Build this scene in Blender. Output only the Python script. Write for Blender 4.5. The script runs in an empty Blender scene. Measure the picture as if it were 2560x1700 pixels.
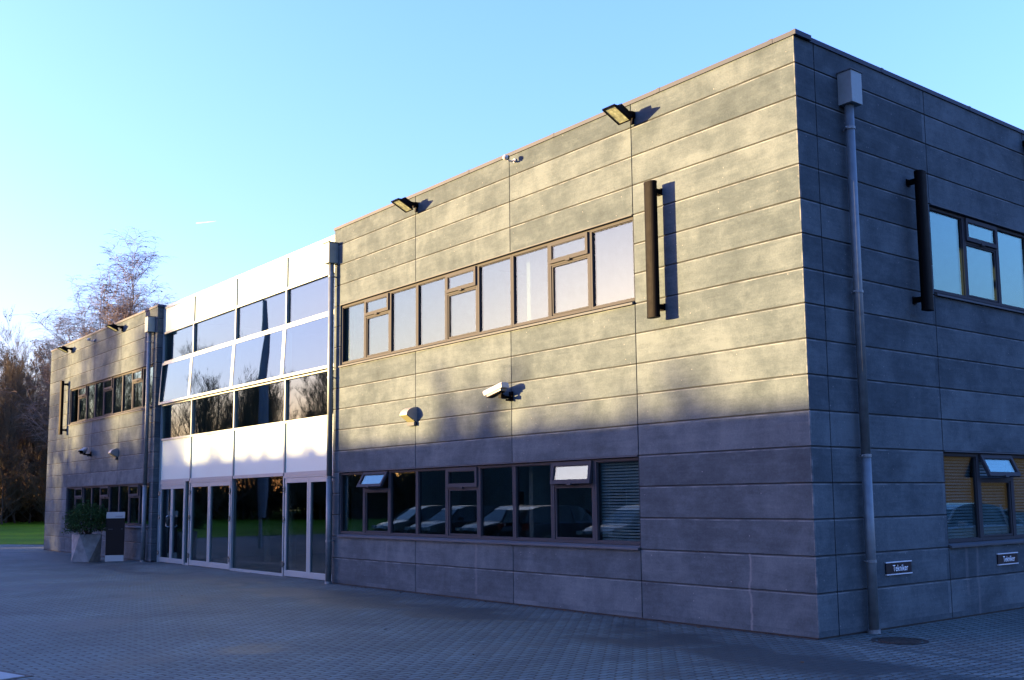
import bpy, math, random
from mathutils import Vector, Matrix
random.seed(7)
R = math.radians
sc = bpy.context.scene
col = sc.collection

# ------------------------------------------------------------------ camera
F_PX, PX, PY = 2602.04, 35.905, 97.573
yaw, pitch, roll = 0.8943604, 0.1142165, -0.0115216
cam = bpy.data.cameras.new('camera')
cam.sensor_fit = 'HORIZONTAL'; cam.sensor_width = 36.0
cam.lens = F_PX / 2560 * 36
cam.shift_x = -PX / 2560; cam.shift_y = PY / 2560
cam.clip_start = 0.1; cam.clip_end = 20000
camo = bpy.data.objects.new('camera', cam); col.objects.link(camo)
fw = Vector((-math.sin(yaw) * math.cos(pitch), math.cos(yaw) * math.cos(pitch), math.sin(pitch)))
rt = Vector((math.cos(yaw), math.sin(yaw), 0)); up = rt.cross(fw)
Rv = math.cos(roll) * rt + math.sin(roll) * up; Uv = -math.sin(roll) * rt + math.cos(roll) * up
m = Matrix.Identity(4)
for i in range(3):
    m[i][0] = Rv[i]; m[i][1] = Uv[i]; m[i][2] = -fw[i]
m[0][3], m[1][3], m[2][3] = 7.8418, -10.7850, 1.7422
camo.matrix_world = m
sc.camera = camo

# ------------------------------------------------------------------ light
SUN_EL = 5.0
SX, SY = -0.85, -1.0                       # towards the sun, on the ground plan
sun_az = math.atan2(SX, SY)
w = bpy.data.worlds.new('World'); sc.world = w; w.use_nodes = True
nt = w.node_tree; nt.nodes.clear()
sky = nt.nodes.new('ShaderNodeTexSky'); sky.sky_type = 'NISHITA'; sky.sun_disc = False
sky.sun_elevation = R(SUN_EL); sky.sun_rotation = sun_az
sky.air_density = 1.5; sky.dust_density = 2.2; sky.ozone_density = 4.8
bg = nt.nodes.new('ShaderNodeBackground'); bg.inputs[1].default_value = 0.15
wo = nt.nodes.new('ShaderNodeOutputWorld')
wb = nt.nodes.new('ShaderNodeMix'); wb.data_type = 'RGBA'; wb.blend_type = 'MULTIPLY'; wb.inputs[0].default_value = 1.0
wb.inputs[7].default_value = (1.09, .82, 1.18, 1)      # camera white balance
nt.links.new(sky.outputs[0], wb.inputs[6]); nt.links.new(wb.outputs[2], bg.inputs[0]); nt.links.new(bg.outputs[0], wo.inputs[0])
sl = bpy.data.lights.new('sun', 'SUN'); sl.energy = 3.5; sl.angle = R(0.5); sl.color = (1.0, 0.64, 0.27)
so = bpy.data.objects.new('sun', sl); col.objects.link(so)
sdir = Vector((SX, SY, math.hypot(SX, SY) * math.tan(R(SUN_EL)))).normalized()
so.rotation_euler = (-sdir).to_track_quat('-Z', 'Y').to_euler()
sc.view_settings.view_transform = 'Standard'; sc.view_settings.look = 'None'
sc.view_settings.gamma = 1.0; sc.view_settings.exposure = 3.4
sc.view_settings.use_curve_mapping = False
sc.render.resolution_x = 1024; sc.render.resolution_y = 680
sc.cycles.caustics_reflective = False; sc.cycles.caustics_refractive = False
sc.cycles.transparent_max_bounces = 24

# ------------------------------------------------------------------ materials
MATS = {}
class NT:
    def __init__(s, name):
        s.m = bpy.data.materials.new(name); s.m.use_nodes = True
        s.t = s.m.node_tree; s.n = s.t.nodes
        s.b = s.n['Principled BSDF']; s.out = s.n['Material Output']
        MATS[name] = s.m
    def node(s, ty, **kw):
        x = s.n.new(ty)
        for k, v in kw.items(): setattr(x, k, v)
        return x
    def link(s, a, b): s.t.links.new(a, b)
    def setin(s, sock, v):
        if hasattr(v, 'links'): s.link(v, sock)
        else: sock.default_value = v
    def math(s, op, a, b=0.0, c=None, clamp=False):
        x = s.node('ShaderNodeMath', operation=op); x.use_clamp = clamp
        s.setin(x.inputs[0], a); s.setin(x.inputs[1], b)
        if c is not None: s.setin(x.inputs[2], c)
        return x.outputs[0]
    def vmul(s, v, k):
        x = s.node('ShaderNodeVectorMath', operation='MULTIPLY'); s.link(v, x.inputs[0]); x.inputs[1].default_value = k
        return x.outputs[0]
    def obj(s): return s.node('ShaderNodeTexCoord').outputs['Object']
    def noise(s, v, scale, detail=4, rough=.55, dist=0):
        x = s.node('ShaderNodeTexNoise'); s.link(v, x.inputs['Vector'])
        x.inputs['Scale'].default_value = scale; x.inputs['Detail'].default_value = detail
        x.inputs['Roughness'].default_value = rough; x.inputs['Distortion'].default_value = dist
        return x.outputs[0]
    def ramp(s, f, pts):
        x = s.node('ShaderNodeValToRGB'); e = x.color_ramp.elements
        while len(e) < len(pts): e.new(.5)
        for i, (p, c) in enumerate(pts):
            e[i].position = p
            e[i].color = (c, c, c, 1) if isinstance(c, (int, float)) else (*c, 1)
        s.link(f, x.inputs[0]); return x.outputs[0]
    def mix(s, f, a, b, mode='MIX'):
        x = s.node('ShaderNodeMix', data_type='RGBA', blend_type=mode)
        s.setin(x.inputs[0], f)
        for i, v in ((6, a), (7, b)):
            if hasattr(v, 'links'): s.link(v, x.inputs[i])
            else: x.inputs[i].default_value = (*v, 1)
        return x.outputs[2]
    def bump(s, h, st, d):
        x = s.node('ShaderNodeBump'); x.inputs['Strength'].default_value = st; x.inputs['Distance'].default_value = d
        s.link(h, x.inputs['Height']); s.link(x.outputs[0], s.b.inputs['Normal'])
    def base(s, c):
        if hasattr(c, 'links'): s.link(c, s.b.inputs['Base Color'])
        else: s.b.inputs['Base Color'].default_value = (*c, 1)
    def rough(s, r, metal=0, spec=.5):
        s.setin(s.b.inputs['Roughness'], r); s.b.inputs['Metallic'].default_value = metal
        s.b.inputs['Specular IOR Level'].default_value = spec

def simple(name, c, rough=.5, metal=0, var=.12, scale=6, spec=.5, bump=0, k=.5):
    c = tuple(x * k for x in c)
    t = NT(name); o = t.obj(); n = t.noise(o, scale, 5)
    lo = tuple(x * (1 - var) for x in c); hi = tuple(min(1, x * (1 + var)) for x in c)
    t.base(t.ramp(n, [(.3, lo), (.7, hi)])); t.rough(t.math('ADD', t.math('MULTIPLY', n, .2), rough - .1), metal, spec)
    if bump: t.bump(t.noise(o, scale * 8, 4), .4, bump)
    return t.m

ZB, CH = 0.5445, 0.45
def concrete():
    t = NT('precast_concrete'); o = t.obj()
    sx = t.node('ShaderNodeSeparateXYZ'); t.link(o, sx.inputs[0]); X, Y, Z = sx.outputs
    fl = t.math('ADD', t.math('MULTIPLY', t.math('FLOOR', t.math('DIVIDE', t.math('ADD', X, 60.0), 3.0)), 7.13),
                t.math('MULTIPLY', t.math('FLOOR', t.math('DIVIDE', t.math('ADD', Y, 60.0), 3.0)), 3.7))
    fz = t.math('FLOOR', t.math('DIVIDE', t.math('SUBTRACT', Z, ZB), CH))
    wn = t.node('ShaderNodeTexWhiteNoise', noise_dimensions='2D')
    cv = t.node('ShaderNodeCombineXYZ'); t.link(fl, cv.inputs[0]); t.link(fz, cv.inputs[1]); t.link(cv.outputs[0], wn.inputs['Vector'])
    cell = wn.outputs['Value']
    # each cast strip gets its own pattern: the lookup is shifted by the strip's number
    off = t.node('ShaderNodeCombineXYZ'); t.link(t.math('MULTIPLY', cell, 9.0), off.inputs[0]); t.link(t.math('MULTIPLY', fz, 1.7), off.inputs[2])
    ad = t.node('ShaderNodeVectorMath', operation='ADD'); t.link(o, ad.inputs[0]); t.link(off.outputs[0], ad.inputs[1])
    p = ad.outputs[0]
    cloud = t.noise(p, 1.1, 8, .68, .3)
    brush = t.noise(t.vmul(p, (.9, .9, 13)), 1.0, 6, .62, 1.2)
    drip = t.noise(t.vmul(o, (4, 4, .45)), 1.0, 5, .6, .3)
    fine = t.noise(o, 38, 5, .7)
    big = t.noise(o, .28, 3, .5)
    f = t.math('ADD', t.math('MULTIPLY', cloud, .52), t.math('MULTIPLY', brush, .13))
    f = t.math('ADD', f, t.math('MULTIPLY', drip, .09))
    f = t.math('ADD', f, t.math('MULTIPLY', big, .14))
    f = t.math('ADD', f, t.math('MULTIPLY', fine, .20))
    f = t.math('ADD', f, t.math('MULTIPLY', cell, .10))
    c = t.ramp(f, [(.35, (.024, .035, .043)), (.46, (.037, .052, .063)), (.56, (.052, .071, .084)), (.70, (.092, .119, .135))])
    # finer weathering: pale scum and dark damp flecks
    wz = t.noise(t.vmul(p, (1, 1, 2.2)), 2.6, 9, .76, .15)
    c = t.mix(t.ramp(wz, [(.50, 0.0), (.70, .30)]), c, (.125, .160, .175))
    c = t.mix(t.ramp(wz, [(.32, .32), (.46, 0.0)]), c, (.022, .030, .036))
    # lime bloom and a painted light highlight along the upper arris of each strip
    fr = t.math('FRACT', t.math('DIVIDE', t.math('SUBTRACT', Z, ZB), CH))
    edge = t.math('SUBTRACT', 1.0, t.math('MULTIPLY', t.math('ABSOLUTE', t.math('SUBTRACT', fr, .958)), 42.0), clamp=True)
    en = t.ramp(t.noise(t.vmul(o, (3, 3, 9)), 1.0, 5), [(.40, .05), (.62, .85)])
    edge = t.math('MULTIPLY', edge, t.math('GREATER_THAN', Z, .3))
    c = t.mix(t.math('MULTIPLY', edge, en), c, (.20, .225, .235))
    gv = t.math('MULTIPLY', t.math('GREATER_THAN', Z, .3), t.math('GREATER_THAN', t.math('ABSOLUTE', t.math('SUBTRACT', fr, .5)), .474))
    c = t.mix(t.math('MULTIPLY', gv, .6), c, (.03, .03, .028))
    # white specks (air holes filled with lime)
    vo = t.node('ShaderNodeTexVoronoi'); t.link(o, vo.inputs['Vector']); vo.inputs['Scale'].default_value = 9
    sp = t.math('LESS_THAN', vo.outputs['Distance'], .075)
    vs = t.node('ShaderNodeSeparateColor'); t.link(vo.outputs['Color'], vs.inputs[0])
    sp = t.math('MULTIPLY', sp, t.math('GREATER_THAN', vs.outputs[0], .72))
    c = t.mix(t.math('MULTIPLY', sp, .7), c, (.20, .21, .22))
    # two lime runs: under a joint near the corner and at a panel foot
    def run(xc, z1, z0, wd, amp, axis):
        wob = t.math('MULTIPLY', t.math('SUBTRACT', t.noise(t.vmul(o, (.01, .01, 2.6)), 1.0, 3), .5), amp)
        d = t.math('ABSOLUTE', t.math('SUBTRACT', t.math('SUBTRACT', axis, xc), wob))
        mk = t.math('SUBTRACT', 1.0, t.math('DIVIDE', d, wd), clamp=True)
        mk = t.math('MULTIPLY', mk, t.math('LESS_THAN', Z, z1)); mk = t.math('MULTIPLY', mk, t.math('GREATER_THAN', Z, z0))
        return t.math('MULTIPLY', mk, t.ramp(t.noise(t.vmul(o, (60, 60, 6)), 1.0, 3), [(.3, .35), (.6, 1.0)]))
    c = t.mix(t.math('MULTIPLY', run(-1.01, 1.0, 0.0, .028, .22, X), .8), c, (.17, .18, .19))
    c = t.mix(t.math('MULTIPLY', run(-7.05, .98, .1, .05, .10, X), .55), c, (.14, .15, .16))
    c = t.mix(t.math('MULTIPLY', run(-10.05, .98, .3, .05, .10, X), .45), c, (.12, .13, .14))
    c = t.mix(t.math('MULTIPLY', run(3.55, .98, .3, .06, .08, Y), .5), c, (.14, .15, .16))
    c = t.mix(t.math('MULTIPLY', run(3.85, .98, .0, .05, .12, Y), .6), c, (.14, .15, .16))
    # worn pale corner edge
    cor = t.math('MULTIPLY', t.math('GREATER_THAN', X, -.014), t.math('LESS_THAN', Y, .03))
    cn = t.ramp(t.noise(o, 5, 4), [(.45, 0.0), (.62, .7)])
    c = t.mix(t.math('MULTIPLY', cor, cn), c, (.19, .20, .20))
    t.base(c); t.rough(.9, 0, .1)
    h = t.math('ADD', t.math('MULTIPLY', fine, .5), t.math('MULTIPLY', brush, .6))
    t.bump(h, .55, .006)
    return t.m
concrete()

def paving():
    t = NT('block_paving'); o = t.obj()
    wv = t.noise(o, .35, 2)
    sx = t.node('ShaderNodeSeparateXYZ'); t.link(o, sx.inputs[0]); X, Y, Z = sx.outputs
    # interlocking blocks: the long joints zigzag
    zz = t.math('MULTIPLY', t.math('PINGPONG', t.math('ADD', X, 500.0), .0555), .25)
    y2 = t.math('ADD', Y, zz); x2 = t.math('ADD', X, t.math('MULTIPLY', t.math('PINGPONG', t.math('ADD', Y, 500.0), .0555), .42))
    cv = t.node('ShaderNodeCombineXYZ'); t.link(y2, cv.inputs[0]); t.link(x2, cv.inputs[1])
    br = t.node('ShaderNodeTexBrick'); t.link(cv.outputs[0], br.inputs['Vector'])
    br.offset = .5; br.inputs['Scale'].default_value = 1.0
    br.inputs['Brick Width'].default_value = .222; br.inputs['Row Height'].default_value = .111
    br.inputs['Mortar Size'].default_value = .013; br.inputs['Mortar Smooth'].default_value = .3
    br.inputs['Color1'].default_value = (.55, .55, .55, 1); br.inputs['Color2'].default_value = (1, 1, 1, 1); br.inputs['Mortar'].default_value = (.0, .0, .0, 1)
    n1 = t.noise(o, .55, 5, .6); n2 = t.noise(o, 9, 5, .65); n3 = t.noise(o, 120, 3, .7)
    f = t.math('ADD', t.math('MULTIPLY', n1, .5), t.math('ADD', t.math('MULTIPLY', n2, .3), t.math('MULTIPLY', n3, .2)))
    c = t.ramp(f, [(.38, (.040, .064, .066)), (.5, (.070, .106, .106)), (.62, (.106, .154, .152))])
    c = t.mix(.5, c, br.outputs['Color'], 'MULTIPLY')
    # joints: dark, filled with grit and a little moss
    jn = t.ramp(t.noise(o, 2.2, 4), [(.4, (.010, .010, .009)), (.6, (.016, .020, .010))])
    c = t.mix(br.outputs['Fac'], c, jn)
    # darker patches, following the wall about 1.5 m out and in a few spots
    sn = t.noise(o, .42, 4, .55, .5)
    wl = t.math('ADD', Y, t.math('MULTIPLY', t.math('SUBTRACT', n1, .5), 2.4))
    band = t.math('SUBTRACT', 1.0, t.math('DIVIDE', t.math('ABSOLUTE', t.math('ADD', wl, 1.45)), .9), clamp=True); band = t.math('MULTIPLY', band, 2.2, clamp=True)
    band = t.math('MULTIPLY', band, t.ramp(sn, [(.38, 0.0), (.50, 1.0)]))
    patch = t.ramp(t.noise(o, .3, 3, .5), [(.53, 0.0), (.60, .8)])
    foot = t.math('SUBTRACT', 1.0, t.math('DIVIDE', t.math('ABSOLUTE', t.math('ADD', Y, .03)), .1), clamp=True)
    st = t.math('MAXIMUM', t.math('MULTIPLY', band, .9), t.math('MULTIPLY', patch, .75)); st = t.math('MAXIMUM', st, t.math('MULTIPLY', foot, .7))
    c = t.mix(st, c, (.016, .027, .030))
    t.base(c); t.rough(t.math('SUBTRACT', .8, t.math('MULTIPLY', st, .25)), 0, .35)
    h = t.math('SUBTRACT', t.math('MULTIPLY', n2, .25), t.math('MULTIPLY', br.outputs['Fac'], 1.0))
    t.bump(h, 1.0, .02)
    return t.m
paving()

def grass_mat():
    t = NT('lawn_grass'); o = t.obj()
    n = t.noise(o, .25, 4); n2 = t.noise(t.vmul(o, (1, 1, 1)), 6, 5, .7)
    f = t.math('ADD', t.math('MULTIPLY', n, .5), t.math('MULTIPLY', n2, .5))
    t.base(t.ramp(f, [(.35, (.03, .065, .0005)), (.5, (.07, .14, .001)), (.65, (.12, .20, .002))])); t.rough(.9, 0, .1)
    t.bump(n2, .8, .05)
grass_mat()
def ground_mat():
    t = NT('far_ground'); o = t.obj(); n = t.noise(o, .05, 5)
    t.base(t.ramp(n, [(.35, (.035, .045, .02)), (.65, (.08, .075, .04))])); t.rough(.95, 0, .1)
ground_mat()

def glass(name, ior, tint, k, refl=(.72, 1, .95)):
    t = NT(name); t.n.remove(t.b)
    tr = t.node('ShaderNodeBsdfTransparent'); tr.inputs[0].default_value = (*tint, 1)
    gl = t.node('ShaderNodeBsdfGlossy'); gl.inputs['Roughness'].default_value = 0.0; gl.inputs[0].default_value = (*refl, 1)
    fr = t.node('ShaderNodeFresnel'); ge = t.node('ShaderNodeNewGeometry')
    t.link(t.math('ADD', ior, t.math('MULTIPLY', ge.outputs['Backfacing'], 1 / ior - ior)), fr.inputs[0])   # both faces of the sheet reflect alike
    # slight waviness of the sheet
    o = t.obj(); n = t.noise(o, .7, 2); bp = t.node('ShaderNodeBump'); bp.inputs['Strength'].default_value = .12; bp.inputs['Distance'].default_value = .003
    t.link(n, bp.inputs['Height']); t.link(bp.outputs[0], gl.inputs['Normal'])
    f = t.math('MULTIPLY', fr.outputs[0], k, clamp=True)
    mx = t.node('ShaderNodeMixShader'); t.link(f, mx.inputs[0]); t.link(tr.outputs[0], mx.inputs[1]); t.link(gl.outputs[0], mx.inputs[2])
    t.link(mx.outputs[0], t.out.inputs[0]); return t.m
glass('window_glass', 1.7, (.62, .70, .70), 1.05, (.66, .96, .93))
glass('curtain_glass', 1.8, (.45, .52, .50), 1.15, (.70, .95, 1.0))
glass('door_glass', 1.55, (.50, .56, .56), 1.2, (.76, .96, 1.0))

simple('frame_taupe', (.075, .083, .098), .7, .0, .08, 3, .08)
simple('flashing', (.13, .155, .18), .65, 0, .1, 4, .1)
simple('white_panel', (.35, .50, .48), .35, 0, .03, 1.2, k=1)
simple('white_aluminium', (.40, .52, .56), .35, .1, .05, 2)
simple('galvanised', (.28, .34, .37), .5, .35, .28, 14)
simple('pipe_zinc', (.22, .28, .31), .5, .3, .18, 9)
simple('hopper_zinc', (.32, .41, .43), .55, .2, .14, 7)
simple('black_metal', (.003, .003, .004), .6, 0, .2, 8, .05)
simple('dark_sealant', (.03, .03, .034), .8)
simple('coping_metal', (.06, .08, .12), .6, 0, .1, 2, .15)
simple('roof_felt', (.06, .06, .06), .9)
simple('interior_wall', (.34, .34, .33), .9)
simple('interior_floor', (.10, .10, .10), .8)
simple('interior_column', (.42, .44, .40), .7)
simple('blind_slat', (.20, .25, .29), .6, k=1)
simple('steel_bright', (.62, .62, .62), .25, .9, .05)
simple('camera_white', (.78, .78, .77), .4, 0, .03)
simple('lamp_paint', (.42, .42, .40), .5, .1, .05)
simple('lamp_diffuser', (.20, .21, .11), .35, 0, .05, k=1)
simple('lamp_glass', (.22, .26, .20), .25, 0, .5, 14, k=1)
simple('plaque_navy', (.008, .009, .02), .5, 0, .1, 6, .2)
simple('letter_white', (.75, .80, .85), .5, 0, .02, k=1)
simple('aluminium_strip', (.5, .56, .62), .4, .1, .05, k=1)
simple('totem_black', (.008, .007, .012), .4, 0, .1, 6, .2)
simple('totem_purple', (.10, .05, .16), .5)
simple('totem_red', (.45, .04, .04), .5)
simple('planter_concrete', (.38, .40, .41), .85, 0, .3, 5, .25, .004)
simple('soil', (.03, .024, .018), .95)
simple('manhole_iron', (.035, .033, .03), .7, .4, .3, 30)
simple('tyre_rubber', (.02, .02, .02), .85)
simple('rim_alloy', (.45, .45, .47), .35, .8)
simple('car_black', (.012, .013, .017), .22, .2, .05, 2)
simple('car_blue', (.02, .03, .07), .22, .3, .05, 2)
simple('car_silver', (.05, .055, .065), .28, .6, .04, 2)
simple('car_white', (.7, .72, .76), .25, 0, .02, 2)
simple('car_glass', (.02, .025, .03), .06, 0, .05)
simple('car_trim', (.02, .02, .02), .6)
simple('lamp_red', (.35, .02, .015), .3)
simple('lamp_clear', (.7, .7, .72), .15)
simple('metal_cladding', (.16, .18, .20), .5, .2, .1, .4)
simple('shutter_metal', (.11, .12, .14), .5, .2, .1, 1)
t_ = NT('contrail_vapour'); t_.n.remove(t_.b)
a_, b_, c_ = t_.node('ShaderNodeBsdfTransparent'), t_.node('ShaderNodeBsdfTranslucent'), t_.node('ShaderNodeMixShader')
b_.inputs[0].default_value = (.9, .9, .9, 1); c_.inputs[0].default_value = .2
t_.link(a_.outputs[0], c_.inputs[1]); t_.link(b_.outputs[0], c_.inputs[2]); t_.link(c_.outputs[0], t_.out.inputs[0])
simple('flag_cloth', (.40, .42, .50), .9)
simple('pole_white', (.72, .72, .72), .4)
simple('fence_wood', (.06, .05, .04), .9)
def brick_mat():
    t = NT('orange_brick'); o = t.obj(); br = t.node('ShaderNodeTexBrick')
    mp = t.node('ShaderNodeMapping'); mp.inputs['Rotation'].default_value = (R(90), 0, 0); t.link(o, mp.inputs[0]); t.link(mp.outputs[0], br.inputs[0])
    br.inputs['Scale'].default_value = 1; br.inputs['Brick Width'].default_value = .24; br.inputs['Row Height'].default_value = .075; br.inputs['Mortar Size'].default_value = .008
    br.inputs['Color1'].default_value = (.020, .0075, .003, 1); br.inputs['Color2'].default_value = (.010, .0035, .0015, 1); br.inputs['Mortar'].default_value = (.012, .010, .008, 1)
    t.base(t.mix(t.math('MULTIPLY', t.noise(o, .5, 5), .8), br.outputs[0], (.008, .003, .002))); t.rough(.9)
brick_mat()
def bark(name, a, b, sc_=3):
    t = NT(name); o = t.obj(); n = t.noise(t.vmul(o, (1, 1, .35)), sc_, 5, .65)
    t.base(t.ramp(n, [(.38, a), (.62, b)])); t.rough(.95, 0, .1)
bark('bark_brown', (.030, .024, .020), (.075, .06, .045))
bark('bark_birch', (.06, .05, .045), (.30, .28, .26), 2.2)
bark('twig_brown', (.060, .052, .038), (.12, .095, .062), .6)
bark('twig_birch', (.10, .085, .08), (.19, .15, .135), .6)
bark('leaf_russet', (.08, .045, .02), (.16, .09, .04), .5)
bark('leaf_dark_green', (.010, .028, .010), (.035, .075, .025), 9)
bark('brush_brown', (.03, .022, .014), (.09, .06, .034), .4)

# ------------------------------------------------------------------ mesh helpers
class MB:
    def __init__(s): s.v = []; s.f = []; s.mi = []; s.cur = 0
    def quad(s, *p):
        n = len(s.v); s.v += [tuple(x) for x in p]; s.f.append(tuple(range(n, n + len(p)))); s.mi.append(s.cur)
    def box(s, x0, x1, y0, y1, z0, z1, T=None):
        P = [(x, y, z) for z in (z0, z1) for x, y in ((x0, y0), (x1, y0), (x1, y1), (x0, y1))]
        if T: P = [T(*p) for p in P]
        n = len(s.v); s.v += P
        for q in ((0, 3, 2, 1), (4, 5, 6, 7), (0, 1, 5, 4), (1, 2, 6, 5), (2, 3, 7, 6), (3, 0, 4, 7)):
            s.f.append(tuple(n + i for i in q)); s.mi.append(s.cur)
    def ring(s, u0, u1, z0, z1, b, d0, d1, T, bt=None, bb=None):
        bt = b if bt is None else bt; bb = b if bb is None else bb
        s.box(u0, u0 + b, d0, d1, z0, z1, T); s.box(u1 - b, u1, d0, d1, z0, z1, T)
        s.box(u0 + b, u1 - b, d0, d1, z0, z0 + bb, T); s.box(u0 + b, u1 - b, d0, d1, z1 - bt, z1, T)
    def tube(s, pts, rs, n=8, cap=True):
        rings = []
        for i, p in enumerate(pts):
            p = Vector(p)
            a = Vector(pts[i + 1]) - p if i < len(pts) - 1 else p - Vector(pts[i - 1])
            if 0 < i < len(pts) - 1: a = (Vector(pts[i + 1]) - p).normalized() + (p - Vector(pts[i - 1])).normalized()
            a.normalize()
            h = Vector((0, 0, 1)) if abs(a.z) < .9 else Vector((1, 0, 0))
            x = a.cross(h).normalized(); y = a.cross(x).normalized()
            r = rs[i] if isinstance(rs, (list, tuple)) else rs
            st = len(s.v)
            for k in range(n):
                t = 2 * math.pi * k / n; s.v.append(tuple(p + x * (r * math.cos(t)) + y * (r * math.sin(t))))
            rings.append(st)
        for a, b in zip(rings, rings[1:]):
            for k in range(n):
                k2 = (k + 1) % n; s.f.append((a + k, a + k2, b + k2, b + k)); s.mi.append(s.cur)
        if cap:
            s.f.append(tuple(rings[0] + k for k in range(n))[::-1]); s.mi.append(s.cur)
            s.f.append(tuple(rings[-1] + k for k in range(n))); s.mi.append(s.cur)
    def prism(s, poly, d0, d1, T):
        n = len(poly); st = len(s.v)
        s.v += [T(u, d0, z) for u, z in poly] + [T(u, d1, z) for u, z in poly]
        s.f.append(tuple(st + i for i in range(n))); s.mi.append(s.cur)
        s.f.append(tuple(st + n + i for i in reversed(range(n)))); s.mi.append(s.cur)
        for i in range(n):
            j = (i + 1) % n; s.f.append((st + i, st + n + i, st + n + j, st + j)); s.mi.append(s.cur)
    def mesh(s, name, mats):
        me = bpy.data.meshes.new(name); me.from_pydata(s.v, [], s.f); me.update()
        for x in (mats if isinstance(mats, (list, tuple)) else [mats]): me.materials.append(MATS[x])
        if isinstance(mats, (list, tuple)): me.polygons.foreach_set('material_index', s.mi)
        return me
    def build(s, name, mats, parent=None, bevel=0, smooth=False, loc=None):
        me = s.mesh(name, mats)
        o = bpy.data.objects.new(name, me); col.objects.link(o)
        if parent: o.parent = parent
        if loc: o.location = loc
        if bevel:
            b = o.modifiers.new('bevel', 'BEVEL'); b.width = bevel; b.segments = 2; b.limit_method = 'ANGLE'; b.angle_limit = R(40)
        if smooth:
            for p in me.polygons: p.use_smooth = True
        return o
def tag(o, label=None, cat=None, group=None, kind=None):
    if label: o['label'] = label
    if cat: o['category'] = cat
    if group: o['group'] = group
    if kind: o['kind'] = kind
    return o
def empty(name, loc=(0, 0, 0), rz=0):
    o = bpy.data.objects.new(name, None); o.location = loc; o.rotation_euler = (0, 0, rz); o.empty_display_size = .3
    col.objects.link(o); return o
def copy_tree(o, parent=None):
    c = o.copy(); col.objects.link(c); c.parent = parent
    for ch in list(o.children): copy_tree(ch, c)
    return c
TS = lambda Y: (lambda u, d, z: (u, Y + d, z))          # south facade: u along x, d into the building
TE = lambda u, d, z: (-d, u, z)                          # east facade at x = 0: u along y
S0 = TS(0.0)

# ------------------------------------------------------------------ ground
def sheet(name, poly, z, mat, label=None):
    b = MB(); b.quad(*[(x, y, z) for x, y in poly]); o = b.build(name, mat); tag(o, label, None, None, 'structure'); return o
sheet('ground', [(-3000, -3000), (3000, -3000), (3000, 3000), (-3000, 3000)], -0.06, 'far_ground')
sheet('paving', [(-41.9, -60), (60, -60), (60, 82), (-36.5, 82), (-36.5, 14), (-40.0, 1.6), (-42.6, .3)], 0.0, 'block_paving')
def lawn():
    b = MB(); nx, ny = 70, 60
    def pt(i, j):
        x = -43.1 - 150 * (i / nx) ** 1.3; y = -90 + 180 * j / ny
        d = max(0, -x - 43); z = -.012 + .62 * (1 - math.exp(-(d / 45) ** 2)) + .05 * math.sin(x * .11) * math.sin(y * .09) * min(1, d / 15)
        if i == 0: x += (3.2 if y > 2 else 0) + .25 * math.sin(y * .7)
        return (x, y, z)
    for i in range(nx):
        for j in range(ny): b.quad(pt(i, j), pt(i + 1, j), pt(i + 1, j + 1), pt(i, j + 1))
    o = b.build('lawn', 'lawn_grass', smooth=True); tag(o, kind='structure')
lawn()
def lawn_z(x):
    d = max(0, -x - 43); return .62 * (1 - math.exp(-(d / 45) ** 2)) - .03

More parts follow.
